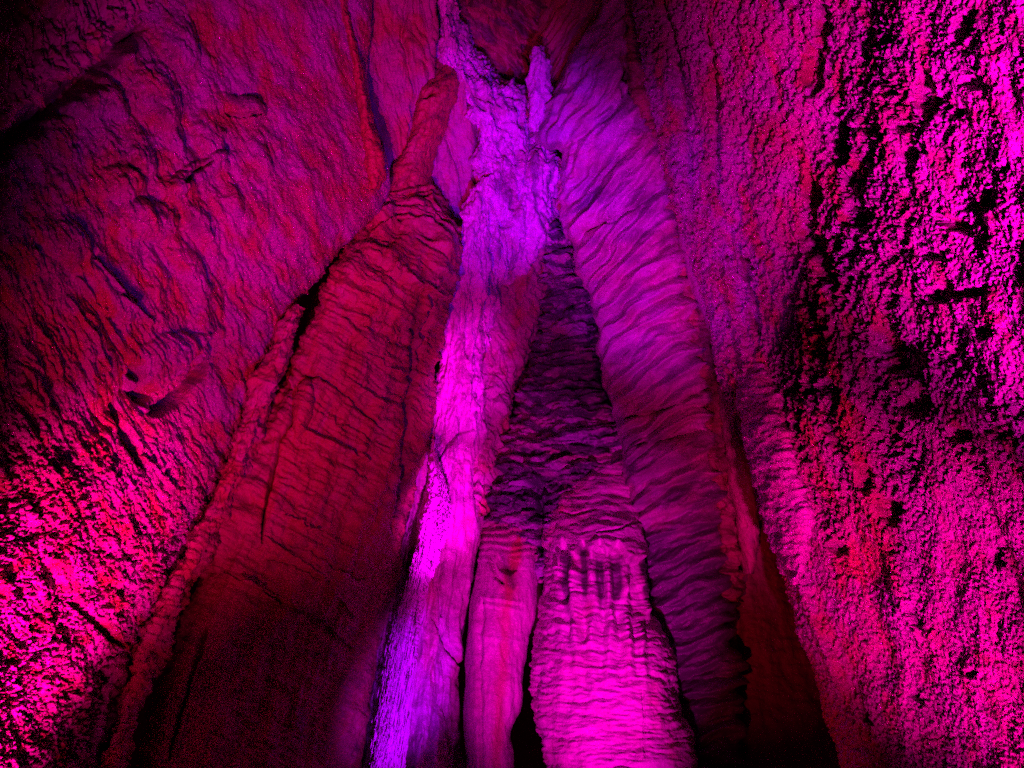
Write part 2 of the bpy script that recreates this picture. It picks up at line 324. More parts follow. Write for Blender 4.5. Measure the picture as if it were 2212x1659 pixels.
def f_right(q, x, t):
    X, Y = q[0], q[1]
    w_ = warp(q, 14, 60, 80)
    d = .24 * fbm(q, 420, 170, 74, 3, 21) + .12 * fbm(w_, 130, 50, 74, 3, 22)
    # 0..1: how deep the pits are
    deep = ss(X + .25 * (Y - 800), 1620, 1800)
    flat = ss(X - .10 * Y, 1870, 1980) * (1 - .5 * ss(fbm(q, 150, 90, 80, 3, 28), -.1, .3))
    cr = fbm(w_, 30, 13, 110, 5, 23, .66) + .75 * fbm(q, 170, 60, 84, 4, 24) + .22 * flat * ss(Y, 1700, 1000) + .5 * ss(Y + .4 * (X - 1900), 1000, 1400) + .17 - .16 * ss(X, 1640, 1720) * ss(X + .25 * Y, 2110, 1960) * ss(Y, 1000, 600)
    c2 = fbm(w_, 10, 6, 60, 3, 25, .65)
    fine = fbm(q, 8, 3.5, 62, 2, 26)
    strength = .45 + .75 * deep * ss(Y, 1750, 1250) + .12
    d = d + strength * (1 - .55 * ss(Y, 850, 1250)) * ((.13 + .17 * deep) * ss(cr, -.22, .08) + .09 * ss(cr + .5 * c2, .05, .4)) + .08 * c2 * (1 - .4 * flat) + .03 * fine
    for k, (a, b, c, e, g) in enumerate(PITS): d = d - bump(q, a, b, c * 1.1, e, g, .26 + .12 * (c * e > 600), .5, 20, k)
    # upright hollow and folds running down from the top
    d = d + line(q, [(1600, 540), (1612, 590), (1632, 650), (1640, 740)], 5, -.35, 4, seed=82)
    d = d + line(q, [(1440, 0), (1475, 160), (1485, 330), (1500, 500)], 12, -.2, 6, seed=83) + line(q, [(1530, 60), (1552, 200), (1560, 420)], 10, -.16, 8, seed=84)
    d = d + line(q, [(1765, 560), (1800, 660), (1850, 850), (1900, 1040), (1960, 1240), (2010, 1380)], 30, .10, 8, 60, seed=85) + line(q, [(1730, 1160), (1755, 1250), (1790, 1370), (1830, 1490)], 14, .14, 8, seed=86)
    d = d + line(q, [(1575, 560), (1600, 700), (1620, 820)], 14, .12, 8, seed=87)
    return d
def s_right(q, D):
    X, Y = q[0], q[1]
    r = .8 * ss(fbm(q, 120, 40, 76, 4, 41), -.05, .35) + .6 * line(q, [(1765, 560), (1850, 850), (1960, 1240)], 34, 1, 8, seed=85)
    g = .4 * ss(fbm(q, 140, 50, 76, 4, 43), .1, .5)
    return r, g, .55 * ss(X, 1850, 2150) * ss(fbm(q, 50, 40, 0, 3, 44), -.4, .2)
form('cave_wall_right', [(1372, -420, 2700, -420, 11.6, 7.6), (1380, -100, 2700, -100, 11.4, 7.0), (1402, 120, 2700, 120, 11.2, 6.6), (1436, 300, 2700, 300, 11.0, 6.3), (1464, 420, 2700, 440, 10.8, 6.1), (1500, 570, 2700, 600, 10.6, 5.9), (1535, 700, 2700, 760, 10.4, 5.7), (1572, 850, 2700, 920, 10.2, 5.5), (1632, 975, 2700, 1050, 10.0, 5.4), (1690, 1110, 2700, 1180, 9.8, 5.2), (1728, 1232, 2700, 1290, 9.6, 5.1), (1750, 1350, 2700, 1400, 9.4, 5.0), (1790, 1520, 2700, 1560, 9.2, 4.9), (1838, 1670, 2700, 1700, 9.0, 4.8), (1930, 1980, 2700, 2000, 8.6, 4.6)],
     M['crust'], f_right, bulge=.5, back=.8, p=4.5, lean=1.6, kind='structure', stain_shade=s_right)

# --- recessed magenta panel of the left wall, behind the pillars
def f_panel(q, x, t):
    w_ = warp(q, 20, 90)
    return .18 * fbm(w_, 190, 50, 82, 4, 17) + .05 * fbm(w_, 60, 16, 80, 4, 18, .5, 'b') + line(q, [(880, 0), (868, 80), (900, 200), (880, 330)], 6, -.1, 6)
form('cave_wall_recess', [(650, -420, 960, -420, 12.6, 12.6), (690, 0, 948, 0, 12.2, 12.3), (700, 120, 944, 120, 12, 12.1), (700, 260, 915, 260, 11.8, 12), (700, 400, 880, 400, 11.6, 11.8), (690, 520, 840, 520, 11.5, 11.6)],
     M['wall'], f_panel, bulge=.35, back=.5, p=3, kind='structure', stain_shade=lambda q, D: (.8 * ss(fbm(q, 110, 60, 80, 4, 35), -.1, .35), .3 * ss(fbm(q, 90, 40, 80, 4, 36), .1, .5), 0))

# --- dark low recess at the right, and the fissured strip behind the waterfall
def f_rec(q, x, t):
    return .16 * fbm(q, 200, 90, 80, 4, 19) + .05 * fbm(q, 40, 20, 0, 4, 20) + line(q, [(1576, 1150), (1598, 1350), (1606, 1700)], 10, -.12, 5)
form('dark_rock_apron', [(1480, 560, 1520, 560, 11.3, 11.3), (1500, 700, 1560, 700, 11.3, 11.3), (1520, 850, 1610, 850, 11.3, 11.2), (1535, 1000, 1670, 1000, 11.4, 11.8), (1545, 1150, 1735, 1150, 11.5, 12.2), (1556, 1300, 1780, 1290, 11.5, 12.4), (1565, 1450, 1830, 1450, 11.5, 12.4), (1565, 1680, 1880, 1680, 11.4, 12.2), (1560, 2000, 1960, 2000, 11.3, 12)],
     M['red'], f_rec, bulge=.3, back=.5, p=3, label='smooth dark wine red rock face in shadow beside the rough right wall', cat='rock face', stain_shade=lambda q, D: (.5 * ss(fbm(q, 110, 60, 80, 4, 37), -.2, .3), .35 * ss(q[1], 1000, 1500) + .35, 0))  # recess shadow painted into the colour, deeper towards the bottom
def f_strip(q, x, t):
    return .16 * fbm(q, 160, 36, 102, 4, 45) + .04 * fbm(q, 30, 12, 100, 4, 46) + line(q, [(884, 1106), (850, 1190), (832, 1256), (805, 1330), (790, 1362)], 6, -.35, 5) + line(q, [(895, 1180), (880, 1240)], 4, -.3, 3) + line(q, [(806, 1410), (795, 1520), (780, 1659)], 7, -.3, 4)
form('fissured_rock_strip', [(925, 830, 960, 830, 11.6, 11.7), (905, 950, 955, 950, 11.5, 11.7), (880, 1050, 950, 1050, 11.4, 11.7), (850, 1150, 930, 1150, 11.3, 11.6), (815, 1300, 900, 1300, 11.2, 11.5), (780, 1450, 880, 1450, 11.1, 11.4), (740, 1680, 850, 1680, 11, 11.3), (700, 1980, 830, 1980, 10.9, 11.2)],
     M['wall'], f_strip, bulge=.3, back=.5, label='narrow dark rock strip split by black fissures just left of the waterfall', cat='rock face', stain_shade=lambda q, D: (.55 * ss(fbm(q, 120, 24, 100, 4, 47), 0, .4), .4 + .3 * ss(q[1], 1250, 1550), 0))

# ================================================================ THINGS: the formations one by one
# hanging shelf, upper left
def f_shelf(q, x, t):
    w_ = warp(q, 16, 60)
    return .16 * fbm(w_, 120, 50, 70, 4, 51) + .11 * fbm(w_, 60, 20, 68, 3, 52, .5, 'b') + .02 * fbm(q, 14, 8, 60, 3, 53)
form('hanging_rock_shelf', [(-300, -320, 380, -330, 7.9, 9.4), (-300, -120, 372, -120, 7.6, 9.2), (-300, 40, 330, 20, 7.3, 8.9), (-300, 130, 262, 60, 7.1, 8.6), (-300, 210, 205, 112, 6.9, 8.3), (-300, 290, 130, 178, 6.75, 8.0), (-300, 360, 60, 232, 6.6, 7.7), (-300, 420, -10, 296, 6.5, 7.4)],
     M['wall'], f_shelf, bulge=.25, back=.5, p=4, label='dim purple rock shelf with finger-like lumps hanging over the dark diagonal hollow, upper left', cat='rock shelf',
     stain_shade=lambda q, D: (.7 * ss(fbm(q, 60, 26, 68, 4, 54), 0, .4), .35 * ss(fbm(q, 80, 30, 68, 4, 55), 0, .4), 0))

# pink hanging tongue rib on the recess
def f_tong(q, x, t): return .07 * fbm(q, 40, 20, 70, 4, 56) + .03 * fbm(q, 14, 8, 0, 3, 57)
form('rock_rib', [(722, -300, 752, -300, 11.4, 11.4), (728, 0, 752, 0, 11.2, 11.2), (744, 60, 762, 60, 11.1, 11.1), (760, 130, 776, 130, 11, 11), (770, 190, 790, 190, 10.9, 10.9), (777, 250, 802, 250, 10.8, 10.8), (780, 300, 818, 300, 10.7, 10.7), (784, 345, 832, 345, 10.65, 10.65), (790, 385, 832, 385, 10.6, 10.6), (800, 410, 815, 408, 10.6, 10.6)],
     M['red'], f_tong, bulge=.3, back=.3, label='thin pink rock rib that widens downward like a tongue, above the left column cap', cat='rock rib', stain_shade=st0(.7))

# thin ribs left of the big left column
def f_rib(q, x, t):
    return .03 * ripple(q[1] / 52 + 2.2 * fbm(q, 90, 50, 0, 3, 58), .3) + .20 * fbm(q, 90, 26, 112, 5, 59, .55) + .03 * fbm(q, 12, 8, 0, 3, 61)
form('rock_rib', [(640, 655, 655, 665, 9.9, 9.95), (605, 705, 636, 715, 9.7, 9.8), (585, 760, 618, 775, 9.6, 9.7), (552, 830, 590, 850, 9.5, 9.6), (530, 900, 568, 920, 9.4, 9.5), (503, 970, 545, 990, 9.3, 9.4), (468, 1050, 508, 1070, 9.15, 9.3), (440, 1120, 475, 1145, 9.05, 9.15), (410, 1180, 450, 1205, 8.95, 9.05), (372, 1250, 410, 1275, 8.8, 8.95), (340, 1330, 378, 1350, 8.7, 8.8), (310, 1400, 346, 1420, 8.6, 8.7), (278, 1470, 318, 1490, 8.5, 8.6), (248, 1550, 290, 1565, 8.4, 8.5), (228, 1620, 272, 1635, 8.3, 8.4), (200, 1720, 255, 1740, 8.2, 8.3), (130, 1950, 220, 1980, 8, 8.1)],
     M['red'], f_rib, bulge=.34, back=.3, label='long slanting knobbly rib between two black shadows, left of the wide left column', cat='rock rib', stain_shade=lambda q, D: (.6 * ss(fbm(q, 60, 60, 0, 3, 62), -.2, .3), 0, .3 * ss(fbm(q, 40, 40, 0, 3, 63), 0, .4)))
form('rock_rib', [(256, 1395, 268, 1400, 8.6, 8.65), (238, 1440, 262, 1448, 8.5, 8.55), (222, 1500, 246, 1508, 8.4, 8.5), (205, 1570, 232, 1580, 8.3, 8.4), (192, 1640, 226, 1650, 8.2, 8.3), (150, 1800, 196, 1810, 8.1, 8.2), (110, 1960, 160, 1970, 8, 8.1)],
     M['crust'], f_rib, bulge=.22, back=.3, label='short crumbly pink rib at the right edge of the bright lower left wall', cat='rock rib')

# wide left column
def f_lcol(q, x, t):
    X, Y = q[0], q[1]
    w_ = warp(q, 16, 90, 90)
    # slanting strata running down to the right
    ph = (w_[1] - .52 * w_[0]) / 15 + 1.2 * fbm(q, 160, 90, 27, 3, 91)
    fadeY = ss(Y, 1500, 700)
    am = .15 + 1.1 * ss(fbm(q, 110, 60, 60, 3, 92), -.15, .3)
    d = .05 * fadeY * fbm(w_, 90, 9, 29, 4, 87, .6) + .06 * am * fadeY * ripple(ph / 3.3 + .7 * fbm(q, 120, 60, 27, 3, 89), .15) + .13 * fbm(w_, 130, 34, 32, 5, 93, .55) * (.4 + .6 * fadeY) + .10 * fbm(w_, 260, 40, 110, 3, 88, .5) + .14 * fbm(q, 240, 90, 112, 3, 94) + .012 * fbm(q, 14, 6, 28, 3, 95)
    # ledges in the cap
    for k, (yy, h) in enumerate([(440, .16), (462, .13), (486, .10)]):
        d = d + step(q, [(790, yy + 22), (850, yy - 6), (925, yy - 2), (1005, yy + 88)][::-1], 3, h, 7, seed=96 + k, fall=14)
    d = d + line(q, [(905, 700), (895, 790), (885, 860), (876, 940), (868, 1040), (850, 1150)], 9, -.15, 12, seed=99) + line(q, [(940, 610), (925, 700), (905, 800)], 5, -.12, 6, seed=98)
    d = d + line(q, [(633, 800), (636, 850), (628, 910), (605, 945), (592, 1000), (577, 1070), (570, 1110), (567, 1172)], 4, -.34, 4, seed=97)
    d = d + line(q, [(640, 795), (665, 815), (690, 812), (760, 860), (830, 930)], 4, -.10, 6, seed=101) + line(q, [(447, 1355), (432, 1410), (410, 1470), (390, 1540), (366, 1640)], 6, -.14, 4, seed=102)
    rg = np.random.RandomState(7)
    for k in range(13):
        y0 = 590 + 66 * k * .85 + rg.uniform(-20, 20); f = rg.uniform(.05, .6); xl_ = np.interp(y0, [560, 1000, 1400], [735, 555, 380]); x0 = xl_ + f * 250; L = rg.uniform(70, 190); sl = rg.uniform(.35, .65)
        d = d + line(q, [(x0, y0), (x0 + L * .5, y0 + L * .5 * sl + rg.uniform(-8, 8)), (x0 + L, y0 + L * sl)], rg.uniform(3, 9), rg.uniform(-.06, -.02) if k % 3 else .08, 16, seed=400 + k)
    d = d + bump(q, 655, 880, 60, 22, 100, .18, .5, 6) + .25 * line(q, [(610, 760), (560, 930), (520, 1080), (440, 1240)], 26, 1, 6, seed=103)
    d = d + .06 * line(q, [(480, 1240), (600, 1290), (690, 1340), (760, 1400)], 5, 1, 9) + .05 * line(q, [(560, 1150), (680, 1240), (760, 1330)], 4, 1, 9, seed=5)
    return d
def s_lcol(q, D):
    X, Y = q[0], q[1]
    streak = ss(fbm(q, 300, 34, 108, 4, 104), -.05, .35)
    g = .5 * ss(fbm(q, 70, 40, 20, 4, 106), .05, .45) * ss(Y, 800, 1100) + .30 * ss(Y, 1150, 1500) + .5 * line(q, [(905, 640), (890, 800), (872, 960), (862, 1120)], 16, 1.5, 8)  # dark blotches and streak; the unlit foot is shaded in the colour
    return .35 + .5 * streak, g, .35 * ss(fbm(q, 60, 24, 27, 3, 105), .1, .5) * ss(Y, 900, 600)
col_ = form('flowstone_column', [(812, 405, 930, 405, 11.5, 11.8, .1), (798, 432, 950, 435, 11.25, 11.7, .25), (776, 475, 988, 510, 11.0, 11.5, .5), (745, 535, 1003, 560, 10.6, 11.4, .75), (712, 590, 984, 630, 10.35, 11.35), (680, 660, 965, 700, 10.2, 11.3), (650, 730, 950, 770, 10.1, 11.25), (618, 820, 938, 860, 10, 11.2), (585, 910, 928, 940, 9.85, 11.15), (545, 1010, 912, 1030, 9.7, 11.1), (500, 1110, 890, 1120, 9.55, 11.0), (458, 1200, 868, 1210, 9.45, 10.9), (414, 1300, 845, 1310, 9.3, 10.8), (372, 1400, 822, 1400, 9.2, 10.7), (330, 1500, 803, 1500, 9.1, 10.65), (292, 1600, 785, 1600, 9.0, 10.6), (260, 1700, 770, 1700, 8.9, 10.5), (180, 1980, 730, 1980, 8.5, 10.3)],
     M['red'], f_lcol, bulge=.95, back=.8, p=2.3, label='widest dark red column with slanting strata and ledged cap, left of the waterfall', cat='rock column', stain_shade=s_lcol)

for k, (dy, h_, dx) in enumerate([(0, 9, 0), (17, 8, -8), (36, 7, -16)]):
    rows = []
    for f in np.linspace(0, 1, 9):
        x_ = 806 + dx * .8 + (996 - 806 - dx) * f; y_ = 452 + dy - 22 * math.sin(f * math.pi * .8) + 78 * max(0, f - .45) ** 1.2 * 1.6
        th_ = h_ * (.35 + .65 * math.sin(math.pi * min(max(f, .06), .94)))
        r_ = 10.98 - .1 * k + .40 * f + .25 * abs(f - .5)
        rows.append((x_, y_ - th_, x_, y_ + th_, r_, r_ - .03))
    form('ledge', rows, M['red'], lambda q, x, t: .08 * fbm(q, 40, 12, 10, 4, 300 + k) + .03 * fbm(q, 12, 6, 0, 3, 301), bulge=.22, back=.25, parent=col_, stain_shade=st0(.55))

# upper narrow pillar on the wide column
def f_upcol(q, x, t):
    w_ = warp(q, 10, 50)
    d = .10 * fbm(w_, 90, 26, 112, 4, 111) + .05 * fbm(w_, 34, 12, -28, 4, 112) + .015 * fbm(q, 10, 6, 0, 3, 113)
    for k, yy in enumerate([400, 415]): d = d + step(q, [(1010, yy + 6), (950, yy), (880, yy + 14)] if yy < 300 else [(1000, yy + 60), (920, yy), (800, yy + 25)], 3, .12, 5, seed=114 + k, fall=12)
    d = d + line(q, [(915, 212), (930, 205), (945, 198)], 5, -.22, 3)
    return d
form('rock_pillar', [(940, 90, 985, 98, 12.9, 12.9, .1), (934, 130, 992, 138, 12.5, 12.6, .2), (924, 160, 992, 168, 12.15, 12.35, .3), (908, 195, 984, 200, 11.9, 12.25), (900, 235, 975, 240, 11.8, 12.2), (890, 280, 960, 285, 11.7, 12.1), (872, 325, 940, 335, 11.6, 12.05), (842, 375, 932, 385, 11.4, 11.95), (812, 415, 945, 425, 11.3, 11.9), (800, 450, 965, 465, 11.25, 11.85)],
     M['red'], f_upcol, bulge=.4, back=.4, label='short leaning red pillar standing on the ledged cap of the widest left column', cat='rock pillar', stain_shade=lambda q, D: (.55 + .3 * ss(fbm(q, 60, 30, 110, 3, 115), -.2, .3), .4 * ss(fbm(q, 40, 20, -28, 3, 116), 0, .4), 0))

# purple fold beside it
def f_fold(q, x, t):
    w_ = warp(q, 14, 70)
    return .12 * fbm(w_, 150, 22, 82, 4, 121) + .03 * fbm(q, 20, 10, 80, 3, 122) + line(q, [(1010, 210), (1018, 240), (1022, 262)], 6, -.16, 3) + line(q, [(960, 290), (990, 360), (1004, 450)], 4, -.08, 4)
form('rock_fold', [(975, 150, 1003, 150, 12.45, 12.35), (974, 200, 1024, 200, 12.4, 12.35), (958, 260, 1030, 260, 12.3, 12.35), (938, 320, 1032, 330, 12.2, 12.35), (922, 380, 1030, 400, 12.1, 12.3), (930, 440, 1028, 470, 12.0, 12.2), (960, 490, 1022, 530, 11.95, 12.1), (975, 530, 1010, 575, 11.9, 12.0)],
     M['wall'], f_fold, bulge=.2, back=.4, label='violet and purple vertical rock folds between the short red pillar and the bright violet flowstone', cat='rock fold', stain_shade=lambda q, D: (.4 * ss(fbm(q, 120, 20, 82, 3, 123), .1, .4), .45 * ss(fbm(q, 120, 24, 82, 3, 124), 0, .3), 0))

# bright violet flowstone, top centre
def f_viol(q, x, t):
    X, Y = q[0], q[1]
    w_ = warp(q, 10, 50)
    v = fbm(w_, 90, 16, 92, 4, 131)
    d = .30 * fbm(q, 130, 60, 70, 4, 132) + .13 * v + .06 * fbm(w_, 26, 10, 84, 4, 133, .55, 'b') + .03 * fbm(q, 8, 5, 0, 3, 134)
    d = d + line(q, [(995, 175), (1010, 195), (1030, 225), (1050, 240)], 5, -.18, 4) + line(q, [(1015, 200), (1045, 215), (1062, 222)], 4, -.12, 3)
    d = d + line(q, [(1060, 235), (1075, 265), (1090, 275)], 3, -.12, 3) + line(q, [(1098, 198), (1112, 208), (1125, 215)], 4, -.14, 3)
    d = d + bump(q, 1016, 250, 14, 22, 0, .14) + line(q, [(1148, 250), (1150, 300), (1140, 380), (1120, 440), (1100, 490)], 4, -.12, 5) + bump(q, 1095, 487, 16, 10, 0, -.2) + bump(q, 1110, 445, 12, 9, 0, -.16)
    d = d + line(q, [(1010, 520), (1030, 470), (1040, 440)], 4, -.2, 3)
    return d
form('violet_flowstone', [(925, -300, 975, -300, 12.8, 12.9), (940, 0, 985, 0, 12.6, 12.9), (945, 60, 1010, 62, 12.5, 12.95), (946, 110, 1030, 115, 12.45, 13.0), (962, 145, 1070, 160, 12.4, 13.0), (985, 175, 1140, 190, 12.35, 12.95), (1000, 215, 1148, 220, 12.3, 12.9), (1015, 260, 1150, 262, 12.3, 12.8), (1022, 310, 1180, 305, 12.2, 12.7), (1022, 360, 1222, 350, 12.1, 12.5), (1020, 420, 1226, 410, 12.0, 12.5), (1015, 470, 1222, 470, 11.95, 12.5), (1008, 530, 1182, 525, 11.9, 12.5), (1002, 580, 1150, 575, 11.95, 12.5), (1002, 640, 1105, 640, 12, 12.5), (1010, 700, 1072, 700, 12.1, 12.4), (1025, 760, 1045, 760, 12.2, 12.3)],
     M['wet'], f_viol, bulge=.45, back=.5, p=2.4, label='bright violet rippled flowstone directly below the dark roof, top centre', cat='flowstone', stain_shade=lambda q, D: (.6 * ss(fbm(q, 80, 40, 60, 4, 135), .0, .35), .75 * ss(fbm(q, 70, 20, 84, 5, 136), .02, .35), 0))
form('violet_rock_slab', [(1152, 100, 1165, 101, 12.15, 12.15), (1146, 125, 1181, 128, 12.10, 12.10), (1141, 165, 1187, 170, 12.05, 12.05), (1140, 205, 1189, 205, 12.00, 12.00), (1143, 245, 1177, 245, 11.95, 11.95), (1148, 285, 1167, 285, 11.90, 11.90)],
     M['wet'], lambda q, x, t: .16 * fbm(q, 50, 14, 96, 5, 137) + .03 * fbm(q, 12, 6, 90, 3, 138), bulge=.25, back=.3, label='small pointed blue violet slab wedged right of the dark roof tip', cat='rock slab')
# folds right of the roof
form('rock_drapery', [(1192, -260, 1360, -260, 12.6, 12.3), (1176, 0, 1325, 0, 12.9, 12.35), (1166, 50, 1285, 62, 12.95, 12.4), (1156, 95, 1250, 110, 12.95, 12.45), (1172, 140, 1218, 150, 12.9, 12.55), (1180, 180, 1202, 190, 12.85, 12.6), (1172, 230, 1182, 235, 12.8, 12.6)],
     M['red'], lambda q, x, t: .14 * fbm(warp(q, 8, 50), 110, 16, 122, 4, 141) + .04 * fbm(q, 40, 8, 122, 3, 142), bulge=.2, back=.4, label='dark narrow folds fanning up from the blue slab to the roof, right of it', cat='drapery', stain_shade=lambda q, D: (.45, .4 * ss(fbm(q, 90, 16, 122, 3, 143), -.1, .3), 0))

# tall bright flowstone sheet down the middle
def f_sheet(q, x, t):
    X, Y = q[0], q[1]
    w_ = warp(q, 9, 60)
    d = .24 * fbm(w_, 170, 28, 96, 4, 151) + .12 * fbm(w_, 44, 12, 96, 4, 152) * ss(Y, 1250, 900) + .04 * fbm(w_, 9, 5, 90, 3, 153) * ss(Y, 1100, 940)
    d = d + .12 * line(q, [(1035, 420), (1010, 560), (990, 720), (1005, 880), (1015, 960)], 26, 1, 5, seed=6)
    d = d + line(q, [(1018, 927), (988, 940), (968, 962), (950, 990), (944, 1010)], 2.4, -.22, 3, seed=154) + line(q, [(1000, 860), (998, 930), (984, 1020), (962, 1120)], 7, -.10, 4, seed=155)
    d = d + line(q, [(958, 1120), (964, 1180), (948, 1260), (955, 1330)], 5, -.10, 5, seed=156) + line(q, [(930, 1330), (965, 1390), (985, 1440)], 5, -.09, 5, seed=157) + line(q, [(958, 1420), (962, 1520), (980, 1650)], 5, -.08, 5, seed=158)
    d = d + .05 * fbm(w_, 60, 26, 50, 4, 159) * ss(Y, 1100, 1300)
    return d
form('flowstone_sheet', [(1036, 380, 1080, 380, 11.9, 12.0), (1016, 450, 1062, 450, 11.75, 11.95), (1000, 530, 1052, 530, 11.65, 11.9), (980, 620, 1050, 620, 11.6, 11.9), (962, 710, 1047, 710, 11.55, 11.85), (950, 790, 1047, 790, 11.5, 11.8), (938, 870, 1051, 870, 11.45, 11.75), (928, 945, 1047, 945, 11.4, 11.7), (922, 1000, 1024, 995, 11.35, 11.7), (915, 1060, 1030, 1060, 11.3, 11.7), (905, 1130, 1044, 1130, 11.25, 11.65), (895, 1200, 1032, 1200, 11.25, 11.6), (885, 1290, 1018, 1290, 11.2, 11.5), (878, 1380, 1002, 1380, 11.15, 11.45), (870, 1440, 985, 1440, 11.1, 11.4), (862, 1520, 992, 1520, 11.05, 11.4), (850, 1680, 1000, 1680, 11, 11.3), (820, 1980, 1010, 1980, 10.9, 11.2)],
     M['flow'], f_sheet, bulge=.35, back=.5, p=2.2, label='tall narrow magenta flowstone sheet running down the middle behind the waterfall', cat='flowstone', stain_shade=lambda q, D: (.5 * ss(fbm(q, 160, 40, 92, 4, 161), .05, .4) * ss(q[1], 1000, 1200), .30 * ss(fbm(q, 120, 30, 96, 4, 162), .1, .4) * ss(q[1], 880, 1000), .6 * ss(q[1], 980, 900) * ss(fbm(q, 130, 24, 95, 4, 163), -.2, .15)))

# purple folded rock between sheet and banded column
def f_mid(q, x, t):
    w_ = warp(q, 16, 60)
    return .16 * fbm(w_, 110, 34, 110, 4, 171) + .07 * fbm(w_, 34, 16, 60, 4, 172, .5, 'r') + .02 * fbm(q, 12, 8, 0, 3, 173) + line(q, [(1205, 610), (1175, 700), (1150, 775), (1105, 860)], 6, -.25, 6) + bump(q, 1078, 880, 16, 30, 10, .12)
form('rock_fold', [(1030, 430, 1215, 430, 12.4, 12.6), (1030, 520, 1205, 520, 12.4, 12.6), (1030, 600, 1188, 600, 12.35, 12.6), (1030, 680, 1175, 680, 12.3, 12.6), (1030, 760, 1150, 760, 12.2, 12.5), (1030, 830, 1115, 830, 12.1, 12.4), (1030, 890, 1100, 890, 12.0, 12.3), (1022, 950, 1092, 950, 11.95, 12.2), (1015, 1010, 1080, 1010, 11.9, 12.1), (1020, 1070, 1056, 1060, 11.8, 12.0), (1030, 1120, 1052, 1110, 11.75, 11.9)],
     M['wall'], f_mid, bulge=.35, back=.4, label='lumpy purple rock folds between the bright flowstone sheet and the dark banded column', cat='rock fold', stain_shade=lambda q, D: (.7 * ss(fbm(q, 90, 40, 110, 4, 174), .0, .35), .3 * ss(fbm(q, 50, 30, 60, 3, 175), .1, .4), .25 * ss(fbm(q, 60, 30, 80, 3, 176), .1, .4)))

# dark banded column
def f_band(q, x, t):
    X, Y = q[0], q[1]
    w_ = warp(q, 12, 60, 180)
    bow = ((X - 1215) / 130) ** 2 * 22 - 26 * np.exp(-((X - 1150) / 26) ** 2) * ss(Y, 950, 1080)
    ph = (w_[1] + bow * ss(Y, 700, 950) - .25 * (X - 1215) * ss(Y, 900, 650)) / 15 + 2.2 * fbm(q, 130, 40, 0, 4, 181)
    ph2 = (w_[1] + bow) / 44 + 1.1 * fbm(q, 150, 60, 0, 3, 182)
    d = .025 * ripple(ph, .35) * (.4 + ss(fbm(q, 110, 40, 0, 2, 183), -.3, .3)) + .06 * ripple(ph2 + .8 * fbm(q, 70, 50, 0, 3, 179), .2) + .34 * fbm(w_, 120, 24, -10, 5, 189, .55) + .12 * fbm(w_, 70, 20, -6, 3, 178, .5, 'b') + .09 * fbm(w_, 80, 24, -12, 4, 184) + .05 * fbm(w_, 22, 7, -4, 3, 185)
    d = d + line(q, [(1162, 1040), (1168, 1090), (1166, 1140), (1170, 1200)], 9, -.35, 4) + line(q, [(1258, 640), (1225, 660), (1180, 700)], 8, -.2, 5) + line(q, [(1120, 830), (1105, 870), (1092, 900)], 9, -.3, 5)
    d = d + .14 * line(q, [(1135, 1000), (1160, 1040), (1178, 1085)], 12, 1, 5)
    return d
def s_band(q, D):
    X, Y = q[0], q[1]
    w_ = warp(q, 16, 50, 190)
    bow = ((X - 1215) / 130) ** 2 * 22
    bands = ss(fbm((w_[0], w_[1] + bow, q[2]), 150, 17, 0, 5, 186, .6), -.04, .12)
    blot = np.exp(-((Y - 800) / 60) ** 2) + .9 * np.exp(-((Y - 1070) / 46) ** 2) * ss(X, 1230, 1120) + .8 * np.exp(-((Y - 640) / 40) ** 2) + .6 * np.exp(-((Y - 1035 + .25 * (X - 1215)) / 22) ** 2)
    g = np.clip(.95 * bands + 1.1 * blot * ss(fbm(w_, 70, 26, -8, 4, 187), -.35, .25), 0, .92)
    return .5 * ss(fbm(q, 100, 40, 0, 3, 188), 0, .35) * ss(Y, 850, 980), g, .2 * ss(Y, 1000, 1150) * ss(X, 1150, 1250)
form('banded_column', [(1172, 480, 1225, 480, 12.75, 12.95), (1166, 540, 1262, 545, 12.70, 12.80), (1160, 610, 1300, 610, 12.65, 12.65), (1168, 680, 1320, 680, 12.60, 12.55), (1150, 750, 1330, 750, 12.50, 12.45), (1118, 820, 1345, 820, 12.40, 12.35), (1098, 880, 1360, 880, 12.30, 12.25), (1084, 950, 1375, 950, 12.15, 12.15), (1062, 1015, 1385, 1015, 12.05, 12.10), (1040, 1070, 1395, 1070, 11.95, 12.05), (1040, 1120, 1400, 1120, 11.85, 12.00), (1042, 1180, 1400, 1180, 11.85, 11.95), (1060, 1260, 1390, 1260, 11.85, 11.95)],
     M['band'], f_band, bulge=.7, back=.5, p=2.0, label='dark purple column with wavy horizontal bands, standing above the bright lower column', cat='rock column', stain_shade=s_band)

